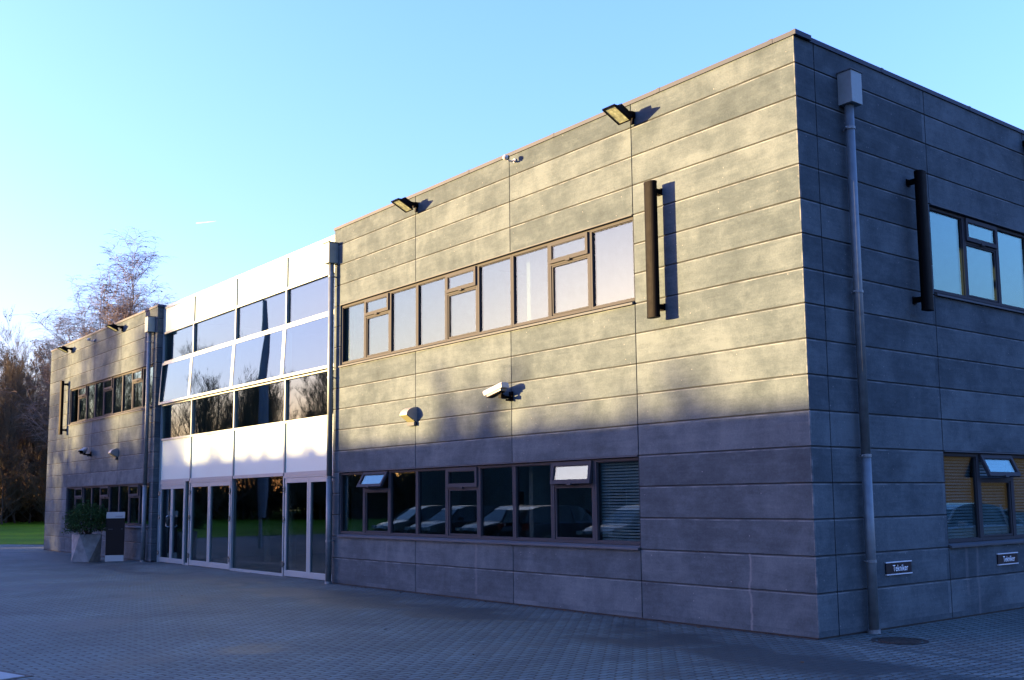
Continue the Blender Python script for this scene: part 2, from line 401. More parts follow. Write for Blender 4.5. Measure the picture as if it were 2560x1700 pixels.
# ------------------------------------------------------------------ the office building
B = empty('office_building')
tag(B, 'two-storey grey concrete office block with ribbon windows and a white glazed entrance bay', 'building')
zs = [0.022] + [ZB + i * CH for i in range(16)] + [7.66]
def wall(name, T, us, holes, nojoint=(), zs=zs):
    """cast strips with V grooves between courses and open dark joints between panels"""
    b = MB(); c, dep = .012, .014; g = .0095; BK = .018
    for i, (u0, u1) in enumerate(zip(us, us[1:])):
        a0 = 0 if i == 0 or u0 in nojoint else g; a1 = 0 if i == len(us) - 2 or u1 in nojoint else g
        for j, (z0, z1) in enumerate(zip(zs, zs[1:])):
            if any(h[0] - 1e-3 <= (u0 + u1) / 2 <= h[1] + 1e-3 and h[2] - 1e-3 <= (z0 + z1) / 2 <= h[3] + 1e-3 for h in holes): continue
            L, Rr = u0 + a0, u1 - a1; lo = z0 + (c if j else 0); hi = z1 - (c if j < len(zs) - 2 else 0)
            # subdivide along u so chipped arrises can wander a little
            n = max(1, int((Rr - L) / .25)); ug = [L + (Rr - L) * k / n for k in range(n + 1)]
            jl = [random.uniform(-.0022, .0022) for _ in ug]; jh = [random.uniform(-.0022, .0022) for _ in ug]
            if not j: jl = [0] * len(ug)
            for k in range(n):
                p, q = ug[k], ug[k + 1]
                b.quad(T(p, 0, lo + jl[k]), T(q, 0, lo + jl[k + 1]), T(q, 0, hi + jh[k + 1]), T(p, 0, hi + jh[k]))
                if j: b.quad(T(p, dep, z0), T(q, dep, z0), T(q, 0, lo + jl[k + 1]), T(p, 0, lo + jl[k]))
                if j < len(zs) - 2: b.quad(T(p, 0, hi + jh[k]), T(q, 0, hi + jh[k + 1]), T(q, dep, z1), T(p, dep, z1))
            for uu in [x for x, y in ((L, u0), (Rr, u1)) if y not in nojoint and y not in (us[0], us[-1])]:
                b.quad(T(uu, 0, lo), T(uu, .03, z0), T(uu, .03, z1), T(uu, 0, hi))
    for h in holes:                                      # reveals of the openings
        u0, u1, z0, z1 = h
        b.quad(T(u0, 0, z0), T(u1, 0, z0), T(u1, .2, z0), T(u0, .2, z0)); b.quad(T(u0, 0, z1), T(u1, 0, z1), T(u1, .2, z1), T(u0, .2, z1))
        b.quad(T(u0, 0, z0), T(u0, .2, z0), T(u0, .2, z1), T(u0, 0, z1)); b.quad(T(u1, 0, z0), T(u1, .2, z0), T(u1, .2, z1), T(u1, 0, z1))
    o = b.build(name, 'precast_concrete', B)
    k = MB()                                             # dark joint filler and the inner leaf, both with the openings left out
    for u0, u1 in zip(us, us[1:]):
        for z0, z1 in zip(zs, zs[1:]):
            if any(h[0] - 1e-3 <= (u0 + u1) / 2 <= h[1] + 1e-3 and h[2] - 1e-3 <= (z0 + z1) / 2 <= h[3] + 1e-3 for h in holes): continue
            a = u0 + (.022 if u0 == us[0] else 0); e = u1 - (.022 if u1 == us[-1] else 0)
            k.quad(T(a, BK, z0), T(e, BK, z0), T(e, BK, z1), T(a, BK, z1))
            k.quad(T(a + .0, .20, z0), T(e, .20, z0), T(e, .20, z1), T(a, .20, z1))
    k.box(us[0] + (.0 if us[0] < -1 else .022), us[-1] - (.022 if us[-1] > -1 else 0), .016, .1, 0, .05, T)
    k.build('joint_filler', 'dark_sealant', o)
    return o
ZL = (ZB + CH, ZB + 4 * CH); ZU = (ZB + 9 * CH, ZB + 12 * CH)
HU = (ZU[0], ZU[1]); HL = (ZL[0], ZL[1])
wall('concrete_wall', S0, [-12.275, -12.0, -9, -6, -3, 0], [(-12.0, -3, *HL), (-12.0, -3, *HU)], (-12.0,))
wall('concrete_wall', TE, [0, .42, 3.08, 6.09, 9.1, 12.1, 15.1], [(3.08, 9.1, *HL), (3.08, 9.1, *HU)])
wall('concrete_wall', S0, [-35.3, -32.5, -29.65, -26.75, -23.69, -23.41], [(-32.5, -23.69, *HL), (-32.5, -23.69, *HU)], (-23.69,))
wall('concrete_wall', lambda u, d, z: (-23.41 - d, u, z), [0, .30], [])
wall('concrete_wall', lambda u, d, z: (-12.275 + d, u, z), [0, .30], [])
b = MB()                                                  # plain hidden sides, roof deck
b.quad((-35.3, 0, 0), (-35.3, 15.1, 0), (-35.3, 15.1, 7.66), (-35.3, 0, 7.66))
b.quad((-35.3, 15.1, 0), (0, 15.1, 0), (0, 15.1, 7.66), (-35.3, 15.1, 7.66))
b.build('concrete_wall', 'precast_concrete', B)
b = MB(); b.box(-35.28, -.02, .27, 15.08, 7.50, 7.56); b.build('roof', 'roof_felt', B)
# coping: lengths of folded metal with a lapped joint
def coping(name, T, ucuts, mat='coping_metal', z0=7.652, z1=7.715, out=.02, deep=.32):
    b = MB()
    for a, e in zip(ucuts, ucuts[1:]):
        b.box(a, e - .004, -out, deep, z0, z1, T)
        b.box(e - .03, e + .03, -out - .004, deep, z0 + .002, z1 + .005, T)
    b.build(name, mat, B)
coping('coping', S0, [-12.29, -9.6, -7.2, -4.8, -2.4, -.35, 0.02])
coping('coping', TE, [.02, 2.0, 4.4, 6.8, 9.2, 12, 15.1])
coping('coping', S0, [-35.32, -33, -30.5, -28, -25.6, -23.39])
coping('coping', TS(.2), [-23.36, -20.95, -18, -15, -12.3], 'white_aluminium', 7.585, 7.67, .02, .4)

# ---- ribbon windows: each one-metre light is a window of its own
def rot_top(T, zt, d0, ang):
    ca, sa = math.cos(ang), math.sin(ang)
    def F(u, d, z):
        dz, dd = z - zt, d - d0
        return T(u, d0 + dd * ca + dz * sa, zt + dz * ca - dd * sa)   # bottom swings outwards
    return F
def light(T, u0, u1, z0, z1, kind, ang=0, blinds=False):
    zb = z0 + .055; zt = z1 - .02; bd = .042; D0, D1 = .035, .11
    b = MB(); b.ring(u0, u1, zb, zt, bd, D0, D1, T)
    b.ring(u0 + bd, u1 - bd, zb + bd, zt - bd, .012, D0 + .022, D1 - .004, T)
    if kind == 'fixed':
        fr = b.build('window', 'frame_taupe', B)
        g = MB(); g.box(u0 + bd + .01, u1 - bd - .01, .068, .082, zb + bd + .01, zt - bd - .01, T); g.build('pane', 'window_glass', fr)
    else:
        zm = zt - .375
        b.box(u0 + bd, u1 - bd, D0 + .002, D1 - .002, zm - .028, zm + .028, T)
        b.ring(u0 + bd + .012, u1 - bd - .012, zb + bd + .012, zm - .028, .024, D0 + .012, D1 - .01, T)
        fr = b.build('window', 'frame_taupe', B)
        g = MB(); g.box(u0 + bd + .03, u1 - bd - .03, .068, .082, zb + bd + .03, zm - .05, T); g.build('pane', 'window_glass', fr)
        F = rot_top(T, zt - .02, .03, ang)
        s_ = MB(); a, e, p, q = u0 + bd - .012, u1 - bd + .012, zm + .006, zt - .02
        s_.ring(a, e, p, q, .058, .004, .05, F); s_.ring(a + .058, e - .058, p + .058, q - .058, .012, .016, .046, F)
        um = (u0 + u1) / 2; s_.box(um - .05, um + .05, -.008, .02, p - .022, p + .012, F)
        s_.build('vent_sash', 'frame_taupe', fr)
        g = MB(); g.box(a + .062, e - .062, .026, .038, p + .062, q - .062, F); g.build('vent_pane', 'window_glass', fr)
    if blinds:
        k = MB(); n = 26
        for i in range(n):
            z = zb + .05 + (zt - zb - .1) * i / n
            k.quad(T(u0 + .05, .13, z), T(u1 - .05, .13, z), T(u1 - .05, .142, z + .030), T(u0 + .05, .142, z + .030))
        k.build('venetian_blind', 'blind_slat', fr)
def band(T, edges, z0, z1, opens={}, blinds=()):
    for i, (a, e) in enumerate(zip(edges, edges[1:])):
        light(T, a + .002, e - .002, z0, z1, 'vent' if i % 3 == 1 else 'fixed', opens.get(i, 0), i in blinds)
    b = MB(); ua, ue = edges[0] + .01, edges[-1] - .01
    cuts = [ua] + [x + .35 for x in edges[2:-1:3]] + [ue]
    for a, e in zip(cuts, cuts[1:]):                      # folded sill in lengths, sloping out
        b.quad(T(a, -.045, z0 + .018), T(e - .004, -.045, z0 + .018), T(e - .004, .06, z0 + .052), T(a, .06, z0 + .052))
        b.quad(T(a, -.045, z0 - .012), T(e - .004, -.045, z0 - .012), T(e - .004, -.045, z0 + .018), T(a, -.045, z0 + .018))
        b.quad(T(a, -.045, z0 - .012), T(a, .0, z0 - .004), T(a, .0, z0 + .03), T(a, -.045, z0 + .018))
        b.quad(T(e - .004, -.045, z0 - .012), T(e - .004, 0, z0 - .004), T(e - .004, 0, z0 + .03), T(e - .004, -.045, z0 + .018))
        b.quad(T(a, -.045, z0 - .012), T(e, -.045, z0 - .012), T(e, -.0, z0 - .004), T(a, -.0, z0 - .004))
    b.build('window_sill', 'flashing', B)
    b = MB(); b.box(ua, ue, -.022, .03, z1 - .012, z1 + .006, T); b.build('head_trim', 'flashing', B)
ne = [-12 + i for i in range(10)]
band(S0, ne, *HU)
band(S0, ne, *HL, {1: R(30), 7: R(9)}, (8,))
fe = [-32.5 + .979 * i for i in range(10)]
band(S0, fe, *HU); band(S0, fe, *HL)
ee = [3.08 + 1.0033 * i for i in range(7)]
band(TE, ee, *HU); band(TE, ee, *HL, {1: R(24)}, (0, 1, 2))

# ---- white glazed entrance bay, 0.2 m back
C0 = TS(.2); XC = [-23.39, -20.93, -17.98, -15.0, -12.29]
fr = MB()
for x in XC[1:-1]:
    fr.box(x - .03, x + .03, -.035, .12, 2.40, 7.585, C0)
fr.box(XC[0], XC[0] + .06, -.03, .12, 0, 7.585, C0); fr.box(XC[-1] - .06, XC[-1], -.03, .12, 0, 7.585, C0)
for a, e in zip(XC, XC[1:]):
    a += .032; e -= .032
    if a < -23.3: a += .03
    if e > -12.4: e -= .03
    for z0, z1, o_ in ((6.80, 6.86, .03), (5.91, 5.965, .03), (4.615, 4.67, .03), (3.575, 3.635, .03), (2.335, 2.415, .034)):
        fr.box(a, e, -o_, .12, z0, z1, C0)
fr.build('curtain_wall_frame', 'white_aluminium', B)
for a, e in zip(XC, XC[1:]):
    a += .034; e -= .034
    if a < -23.3: a += .03
    if e > -12.4: e -= .03
    for z0, z1 in ((6.862, 7.584), (2.417, 3.573)):
        p = MB(); p.box(a, e, .0, .04, z0, z1, C0); p.build('spandrel_panel', 'white_panel', B, bevel=.004)
    for z0, z1 in ((5.967, 6.798), (3.637, 4.613)):
        p = MB(); p.box(a, e, .02, .035, z0, z1, C0); p.build('glass_pane', 'curtain_glass', B)
    F = rot_top(C0, 5.91, -.03, R(3.0))
    p = MB(); p.ring(a - .02, e + .02, 4.655, 5.905, .065, -.062, -.033, F); s_ = p.build('awning_window', 'white_aluminium', B)
    p = MB(); p.box(a + .04, e - .04, -.054, -.042, 4.715, 5.845, F); p.build('pane', 'curtain_glass', s_)
def leaf(u0, u1, z0, z1, stile, hinge_left, handle=False):
    """one glazed door leaf; hinges and handle are its sub-parts"""
    p = MB(); p.ring(u0, u1, z0, z1, stile, -.02, .05, C0, stile + .03, stile + .05); d = p.build('door', 'white_aluminium', B, bevel=.004)
    p = MB(); p.box(u0 + stile - .005, u1 - stile + .005, .01, .024, z0 + stile + .045, z1 - stile - .025, C0); p.build('door_glass', 'door_glass', d)
    hx = u0 - .012 if hinge_left else u1 + .012
    if hinge_left is not None:
        for hz in (.28, 1.32, 2.02):
            h = MB(); h.tube([C0(hx, -.045, hz - .07), C0(hx, -.045, hz + .07)], .02, 8); h.box(hx - .035, hx + .035, -.028, -.019, hz - .035, hz + .035, C0)
            h.build('hinge', 'steel_bright', d)
    if handle:
        hx = u1 - .04; h = MB()
        h.tube([C0(hx, -.02, 1.04), C0(hx, -.10, 1.04), C0(hx - .03, -.14, 1.07), C0(hx - .03, -.14, 1.33), C0(hx, -.10, 1.36), C0(hx, -.02, 1.36)], .014, 8)
        h.build('door_handle', 'steel_bright', d)
    return d
df = MB()
df.box(-23.33, -21.25, -.028, .08, 2.255, 2.333, C0); df.box(-23.33, -23.28, -.028, .08, 0, 2.255, C0)
df.box(-21.31, -21.25, -.028, .08, 0, 2.255, C0); df.box(-20.96, -20.90, -.03, .12, 0, 2.333, C0)
df.box(-21.25, -20.96, .0, .08, 0, .06, C0)
df.box(-20.90, -18.02, -.028, .08, 2.285, 2.333, C0); df.box(-18.05, -18.0, -.03, .10, 0, 2.285, C0)
df.box(-15.03, -14.98, -.03, .12, 0, 2.333, C0); df.box(-18.0, -15.03, -.03, .10, 0, .055, C0)
df.box(-14.98, -12.35, -.028, .08, 2.285, 2.333, C0)
df.build('door_frame', 'white_aluminium', B)
p = MB(); p.box(-21.245, -20.965, .02, .035, .065, 2.33, C0); p.build('glass_pane', 'door_glass', B)
p = MB(); p.box(-17.998, -15.032, .03, .045, .057, 2.334, C0); p.build('glass_pane', 'door_glass', B)
leaf(-23.27, -22.325, .015, 2.25, .085, True, True); leaf(-22.315, -21.32, .015, 2.25, .085, None)
leaf(-20.86, -19.535, .015, 2.28, .085, True); leaf(-19.525, -18.11, .015, 2.28, .085, False)
leaf(-14.94, -13.735, .015, 2.28, .085, True); leaf(-13.725, -12.40, .015, 2.28, .085, False)

# ---- inside: floors, ceilings, partitions and a few columns, seen through the glass
b = MB()
b.box(-35.1, -.22, .36, 15, 3.30, 3.56); b.box(-35.1, -.22, .36, 15, 7.3, 7.36)
b.box(-35.1, -.22, 7.5, 7.6, .02, 7.3)
for x in (-12.15, -23.6, -6.0, -29.6): b.box(x - .05, x + .05, .40, 7.48, .02, 7.3)
b.build('interior_wall', 'interior_wall', B)
b = MB(); b.box(-35.1, -.22, .24, 15, .004, .02); b.box(-35.1, -.22, .37, 15, 3.562, 3.58); b.build('interior_floor', 'interior_floor', B)
b = MB()
for x, y in ((-17.0, 1.4), (-16.3, 2.6), (-14.2, 3.4), (-20.2, 2.2)): b.tube([(x, y, .02), (x, y, 3.3)], .09, 14)
b.box(-15.9, -14.9, 3.0, 3.4, .02, 1.1)
b.build('interior_column', 'interior_column', B)

# ---- downpipes with hopper heads: parts of the building
def downpipe(T, u, d, ztop, hop, rz=.06, clips=(6.60, 4.38, 2.24, .90)):
    b = MB(); b.tube([T(u, d, .0), T(u, d, 2.26)], rz * 1.04, 18); b.tube([T(u, d, 2.26), T(u, d, ztop)], rz, 18)
    p = b.build('downpipe', 'pipe_zinc', B, smooth=False)
    for f in p.data.polygons: f.use_smooth = len(f.vertices) == 4
    u0, u1, h0, h1, dd = hop
    b = MB(); b.box(u0, u1, -dd, -.002, h0, h1, T); hb = b.build('hopper', 'hopper_zinc', p, bevel=.006)
    b = MB(); b.box(u0 - .012, u1 + .012, -dd - .012, -.001, h1 + .001, h1 + .016, T)
    b.build('hopper_lid', 'flashing', p)
    for z in clips:
        b = MB(); b.tube([T(u, d, z - .018), T(u, d, z + .018)], rz * 1.04 + .007, 18)
        b.box(u - .012, u + .012, d + rz, -.0, z - .012, z + .012, T); b.tube([T(u - rz - .03, d, z - .008), T(u - rz - .03, d, z + .008)], .012, 6)
        b.build('pipe_clip', 'galvanised', p)
    b = MB(); b.tube([T(u, d, .0), T(u, d, .05)], rz * 1.28, 18); b.build('pipe_foot', 'galvanised', p)
downpipe(TE, 1.02, -.10, 6.93, (.92, 1.16, 6.92, 7.36, .22))
downpipe(S0, -12.20, -.12, 6.93, (-12.36, -12.11, 6.89, 7.34, .23))
downpipe(S0, -23.74, -.12, 6.93, (-23.86, -23.60, 6.90, 7.36, .23))

# ------------------------------------------------------------------ things fixed to the walls
def wedge_lamp(x, label):
    r = empty('wall_lamp', (x, 0, 3.15)); tag(r, label, 'wall lamp', 'wedge-shaped wall lamps under the upper windows')
    T = lambda u, d, z: (u, d, z)
    W = .125; arc = [(-.24 * math.sin(t) , .20 + .155 * math.cos(t) ) for t in [i * math.pi / 2 / 10 for i in range(11)]]
    side = [(-.0, .0), (-.03, .0), (-.03, .08)] + [(d, z) for d, z in arc[::-1]]
    b = MB()
    for u in (-W, W): b.quad(*[(u, d, z) for d, z in side])
    for p, q in zip(arc, arc[1:]): b.quad((-W, *p), (W, *p), (W, *q), (-W, *q)); 
    o = b.build('lamp_housing', 'lamp_paint', r)
    b = MB(); b.box(-W, W, -.075, -.001, .0, .07); b.build('lamp_base', 'flashing', r)
    b = MB(); b.quad((-W + .004, -.236, .193), (W - .004, -.236, .193), (W - .004, -.055, .072), (-W + .004, -.055, .072)); b.quad((-W, -.24, .20), (W, -.24, .20), (W, -.236, .188), (-W, -.236, .188))
    b.build('diffuser', 'lamp_diffuser', r)
wedge_lamp(-9.06, 'wedge-shaped wall lamp with curved top, left of the long white security camera')
wedge_lamp(-26.86, 'wedge-shaped wall lamp with curved top on the far wing, above the dark sign totem')

def flood(loc, rz, label):
    r = empty('floodlight', loc, rz); tag(r, label, 'floodlight', 'black floodlights below the roof edge')
    # local: wall at y = 0, lamp reaches out to -y and looks down and outwards
    p0, p1 = Vector((0, -.50, .03)), Vector((0, -.18, -.12)); ax = (p1 - p0).normalized(); nn = Vector((0, ax.z, -ax.y)); nn = nn if nn.z > 0 else -nn
    L = (p1 - p0).length; W = .12
    def P(u, a, h): v = p0 + ax * a + nn * h; return (u, v.y, v.z)
    b = MB(); b.cur = 0
    prof = [(0, .0), (.02, .03), (.10, .07), (.17, .10), (.25, .12), (.31, .08), (L, .02), (L, 0)]
    for u in (-W, W): b.quad(*[P(u * (1 if i in (0, 7, 1, 6) else .86), a, h) for i, (a, h) in enumerate(prof)])
    for i in range(len(prof) - 1):
        (a, h), (a2, h2) = prof[i], prof[i + 1]
        k1 = 1 if i in (0, 7, 1, 6) else .86; k2 = 1 if i + 1 in (0, 7, 1, 6) else .86
        b.quad(P(-W * k1, a, h), P(W * k1, a, h), P(W * k2, a2, h2), P(-W * k2, a2, h2))
    for i in range(7):
        u = -W * .75 + i * W * .25; b.box(u - .004, u + .004, .12, .28, .07, .14, lambda x, y, z: P(x, y, z))
    b.ring(-W - .012, W + .012, -.012, L + .012, .02, -.012, .012, lambda u, d, z: P(u, z, -d))
    b.build('lamp_body', 'black_metal', r)
    b = MB(); b.quad(P(-W + .006, .006, -.003), P(W - .006, .006, -.003), P(W - .006, L - .006, -.003), P(-W + .006, L - .006, -.003)); b.build('lens', 'lamp_glass', r)
    b = MB()
    for u in (-.05, .05): b.box(u - .006, u + .006, -.30, -.06, .0, .05)
    b.tube([(-.075, -.27, .03), (.075, -.27, .03)], .02, 8); b.box(-.055, .055, -.08, -.002, -.03, .06); b.box(-.03, .03, -.035, -.002, -.12, .07)
    b.build('bracket', 'black_metal', r)
flood((-2.95, 0, 7.45), 0, 'black floodlight under the roof edge, nearest to the building corner on the sunlit front')
flood((-8.95, 0, 7.45), 0, 'black floodlight under the roof edge near the left end of the nearer wing')
flood((-26.70, 0, 7.45), 0, 'black floodlight on the far wing, the one nearer the entrance bay')
flood((-32.45, 0, 7.42), 0, 'black floodlight on the far wing, the one by its outer corner')
flood((0, 6.15, 7.47), R(90), 'black floodlight on the shaded side wall, cut by the right edge of the picture')

def sensor(x, z, label):
    r = empty('motion_sensor', (x, 0, z)); tag(r, label, 'motion sensor', 'small motion sensors below the roof edge')
    b = MB(); b.tube([(0, -.001, -.01), (0, -.03, -.01)], .035, 12); b.tube([(0, -.03, -.01), (0, -.07, -.035), (0, -.15, -.03), (0, -.185, .0)], .016, 8); b.build('arm', 'camera_white', r)
    b = MB(); b.tube([(0, -.17, .005), (0, -.185, .01), (-.01, -.225, .01), (-.012, -.25, .0)], [.03, .045, .045, .025], 14); o = b.build('sensor_head', 'camera_white', r)
    b = MB(); b.tube([(0, -.155, .015), (0, -.172, .02)], .042, 12); b.build('rear_cover', 'black_metal', r)
sensor(-5.83, 7.54, 'tiny white motion sensor under the roof edge, midway between the two near floodlights')
sensor(-29.72, 7.42, 'tiny dark motion sensor under the roof edge of the far wing, between its two floodlights')

def cctv(loc, rz, pitch, label):
    r = empty('security_camera', loc); tag(r, label, 'security camera', 'security cameras on the front wall')
    M = Matrix.Translation((0, -.22, .10)) @ Matrix.Rotation(rz, 4, 'Z') @ Matrix.Rotation(pitch, 4, 'Y')
    def P(x, y, z): return tuple(M @ Vector((x, y, z)))
    b = MB()                                             # sun shield: folded sheet, open below, slanted front
    sec = [(-.075, -.01), (-.075, .055), (-.055, .085), (.055, .085), (.075, .055), (.075, -.01)]
    f = [-.46, -.50, -.515, -.515, -.50, -.46]; rr = [.12, .12, .11, .11, .12, .12]
    for i in range(5):
        b.quad(P(f[i], *sec[i]), P(rr[i], *sec[i]), P(rr[i + 1], *sec[i + 1]), P(f[i + 1], *sec[i + 1]))
    b.quad(*[P(rr[i], *sec[i]) for i in range(6)])
    b.build('sun_shield', 'camera_white', r)
    b = MB(); b.box(-.40, .06, -.058, .058, -.045, .06, P); b.build('camera_body', 'lamp_paint', r)
    b = MB(); b.box(-.412, -.401, -.05, .05, -.04, .055, P); b.box(-.41, .0, -.062, .062, -.062, -.046, P); b.build('lens', 'black_metal', r)
    b = MB(); b.tube([P(.0, 0, -.05), (0, -.22, -.01)], .022, 8); b.box(-.035, .035, -.26, -.18, -.06, .0); b.tube([(0, -.22, -.04), (0, -.03, -.04)], .024, 8)
    b.box(-.045, .045, -.03, -.001, -.10, .06); b.tube([(-.02, -.12, -.085), (.05, -.03, -.085)], .018, 8); b.build('bracket', 'black_metal', r)
cctv((-5.99, 0, 3.48), R(-6), R(-9), 'long white security camera pointing left, on the nearer wing right of the wedge lamp')
cctv((-29.66, 0, 3.46), R(150), R(-12), 'short white security camera pointing at the viewer on the far wing')

def fin(T, u, label, z0=4.28, z1=6.27, dc=.20):
    r = empty('light_fin', T(u, 0, z0)); tag(r, label, 'wall light', 'tall dark light fins')
    r0 = Vector(T(u, 0, z0)); Q = lambda a, d, z: tuple(Vector(T(u + a, d, z0 + z)) - r0)
    b = MB(); n = 22; H = z1 - z0; st = 0
    ring = []
    for k in range(n):
        t = 2 * math.pi * k / n; c_, s_ = math.cos(t), math.sin(t)
        ring.append((.105 * math.copysign(abs(c_) ** .75, c_), -dc + .062 * math.copysign(abs(s_) ** .75, s_)))
    for k in range(n):
        p, q = ring[k], ring[(k + 1) % n]
        b.quad(Q(*p, 0.03), Q(*q, 0.03), Q(*q, H - .03), Q(*p, H - .03))
    b.build('fin_body', 'black_metal', r)
    for z_a, z_b in ((0, .03), (H - .03, H)):
        b = MB()
        for zz, sc_ in ((z_a, 1.03), (z_b, 1.03)): b.quad(*[Q(a * sc_, -dc + (d + dc) * sc_, zz) for a, d in ring])
        for k in range(n):
            p, q = ring[k], ring[(k + 1) % n]; f = lambda v: (v[0] * 1.03, -dc + (v[1] + dc) * 1.03)
            b.quad(Q(*f(p), z_a), Q(*f(q), z_a), Q(*f(q), z_b), Q(*f(p), z_b))
        b.build('end_cap', 'black_metal', r)
    for z in (.17, H - .12):
        b = MB(); b.box(-.03, .03, -dc + .05, -.001, z - .035, z + .035, Q); b.box(-.045, .045, -.02, -.001, z - .05, z + .05, Q); b.build('bracket', 'black_metal', r)
fin(S0, -2.43, 'tall dark vertical fin on the sunlit front, right of the upper windows')
fin(TE, 2.53, 'tall dark vertical light fin on the shaded side wall, left of the upper window')
fin(S0, -32.84, 'tall dark vertical light fin at the outer end of the far wing')

def text_mesh(body, size):
    cu = bpy.data.curves.new('t', 'FONT'); cu.body = body; cu.size = size; cu.extrude = .001; cu.align_x = 'CENTER'; cu.align_y = 'CENTER'; cu.space_character = 1.02
    o = bpy.data.objects.new('t', cu); col.objects.link(o); bpy.context.view_layer.update()
    me = bpy.data.meshes.new_from_object(o.evaluated_get(bpy.context.evaluated_depsgraph_get()))
    bpy.data.objects.remove(o); return me
def plaque(y, z, label):
    r = empty('name_plaque', (0, y, z)); tag(r, label, 'sign', 'small signs on the shaded side wall')
    b = MB(); b.box(.004, .018, -.30, .30, -.072, .072); b.build('board', 'plaque_navy', r)
    for zz in (.072, -.086):
        b = MB(); b.box(.004, .026, -.305, .305, zz, zz + .014); b.build('edge_strip', 'aluminium_strip', r)
    me = text_mesh('Tekniker', .118); me.name = 'lettering'; me.materials.clear(); me.materials.append(MATS['letter_white'])
    t = bpy.data.objects.new('lettering', me); col.objects.link(t); t.parent = r
    t.matrix_local = Matrix.Translation((.021, .03, -.004)) @ Matrix(((0, 0, 1, 0), (.82, 0, 0, 0), (0, 1, 0, 0), (0, 0, 0, 1)))
plaque(1.78, .775, 'dark Tekniker sign on the side wall between the downpipe and the window')
plaque(4.70, .765, 'dark Tekniker sign under the lower window at the right edge')

# ------------------------------------------------------------------ on the ground by the wall
r = empty('manhole_cover', (.70, .62, 0)); tag(r, 'round dark iron manhole cover in the paving beside the corner downpipe', 'manhole cover')
b = MB(); b.tube([(0, 0, .0), (0, 0, .006)], .25, 32)
for k in range(7): 
    h = math.sqrt(.22 ** 2 - (-.18 + k * .06) ** 2); b.box(-.18 + k * .06 - .008, -.18 + k * .06 + .008, -h, h, .006, .010)
b.build('lid', 'manhole_iron', r)
b = MB()
for k in range(32):
    t0, t1 = 2 * math.pi * k / 32, 2 * math.pi * (k + 1) / 32
    f = lambda t, q: (q * math.cos(t), q * math.sin(t), .005)
    b.quad(f(t0, .278), f(t0, .33), f(t1, .33), f(t1, .278))
b.build('rim', 'manhole_iron', r)

r = empty('drain_cover', (-4.05, -8.36, 0), R(15)); tag(r, 'pale square drain cover in the paving at the bottom left corner', 'drain cover')
b = MB(); b.box(-.3, .3, -.3, .3, .001, .009); b.build('lid', 'galvanised', r, bevel=.003)
b = MB(); b.ring(-.36, .36, -.36, .36, .05, .001, .006, lambda u, d, z: (u, z, d)); b.build('rim', 'manhole_iron', r)

def planter():
    r = empty('planter', (-25.33, -1.28, 0), R(12)); tag(r, 'tall faceted grey concrete planter beside the sign totem', 'planter')
    b = MB(); hb, ht, H = .29, .33, .82
    lo = [(-hb, -hb), (hb, -hb), (hb, hb), (-hb, hb)]; up_ = [(-ht, -ht), (ht, -ht), (ht, ht), (-ht, ht)]
    a = R(28); lo = [(x * math.cos(a) - y * math.sin(a), x * math.sin(a) + y * math.cos(a)) for x, y in lo]
    up_ = [(x * math.cos(-a * .3) - y * math.sin(-a * .3), x * math.sin(-a * .3) + y * math.cos(-a * .3)) for x, y in up_]
    for i in range(4):
        j = (i + 1) % 4
        b.quad((*lo[i], 0), (*lo[j], 0), (*up_[j], H)); b.quad((*lo[i], 0), (*up_[j], H), (*up_[i], H))
        u, v = up_[i], up_[j]; b.quad((*u, H), (*v, H), (v[0] * .86, v[1] * .86, H), (u[0] * .86, u[1] * .86, H))
        b.quad((u[0] * .86, u[1] * .86, H), (v[0] * .86, v[1] * .86, H), (v[0] * .86, v[1] * .86, H - .1), (u[0] * .86, u[1] * .86, H - .1))
    b.build('pot', 'planter_concrete', r)
    b = MB(); b.quad(*[(x * .86, y * .86, H - .06) for x, y in up_]); b.build('soil', 'soil', r)
planter()
def shrub():
    rnd = random.Random(5)
    r = empty('evergreen_shrub', (-25.33, -1.28, .74)); tag(r, 'bushy dark evergreen shrub growing in the faceted planter', 'shrub')
    b = MB(); tips = []
    for k in range(34):
        a = rnd.uniform(0, 6.28); e = rnd.uniform(.0, 1.45); L = rnd.uniform(.35, .80)
        d = Vector((math.cos(a) * math.cos(e), math.sin(a) * math.cos(e), math.sin(e) * .95)); p0 = Vector((rnd.uniform(-.05, .05), rnd.uniform(-.05, .05), 0))
        pm = p0 + d * L * .5 + Vector((0, 0, .08)); p1 = p0 + d * L + Vector((0, 0, .0 if e > .5 else -.02))
        b.tube([p0, pm, p1], [.012, .008, .003], 5, False); tips += [pm, p1, (pm + p1) / 2]
    b.build('stems', 'bark_brown', r)
    b = MB()
    def leafq(c, s):
        d = Vector((rnd.gauss(0, 1), rnd.gauss(0, 1), rnd.gauss(0, .6))).normalized(); q = d.cross(Vector((rnd.gauss(0, 1), rnd.gauss(0, 1), rnd.gauss(0, 1)))).normalized()
        b.quad(c, c + d * s * .5 + q * s * .28, c + d * s, c + d * s * .5 - q * s * .28)
    for _ in range(4600):
        th = rnd.uniform(0, 6.28); cz = rnd.uniform(-.55, 1); rr = rnd.uniform(.35, 1) ** .4
        d = Vector((math.cos(th) * math.sqrt(1 - cz * cz), math.sin(th) * math.sqrt(1 - cz * cz), cz))
        lump = 1 + .16 * math.sin(d.x * 7 + 1) * math.sin(d.y * 6 + 2) + .12 * math.sin(d.z * 9 + d.x * 5) + rnd.gauss(0, .09)
        c = Vector((d.x * .60, d.y * .60, .44 + d.z * .54)) * 1.0; c = Vector((0, 0, .40)) + (c - Vector((0, 0, .40))) * rr * lump
        leafq(c, rnd.uniform(.045, .085))
    b.build('foliage', 'leaf_dark_green', r)
shrub()
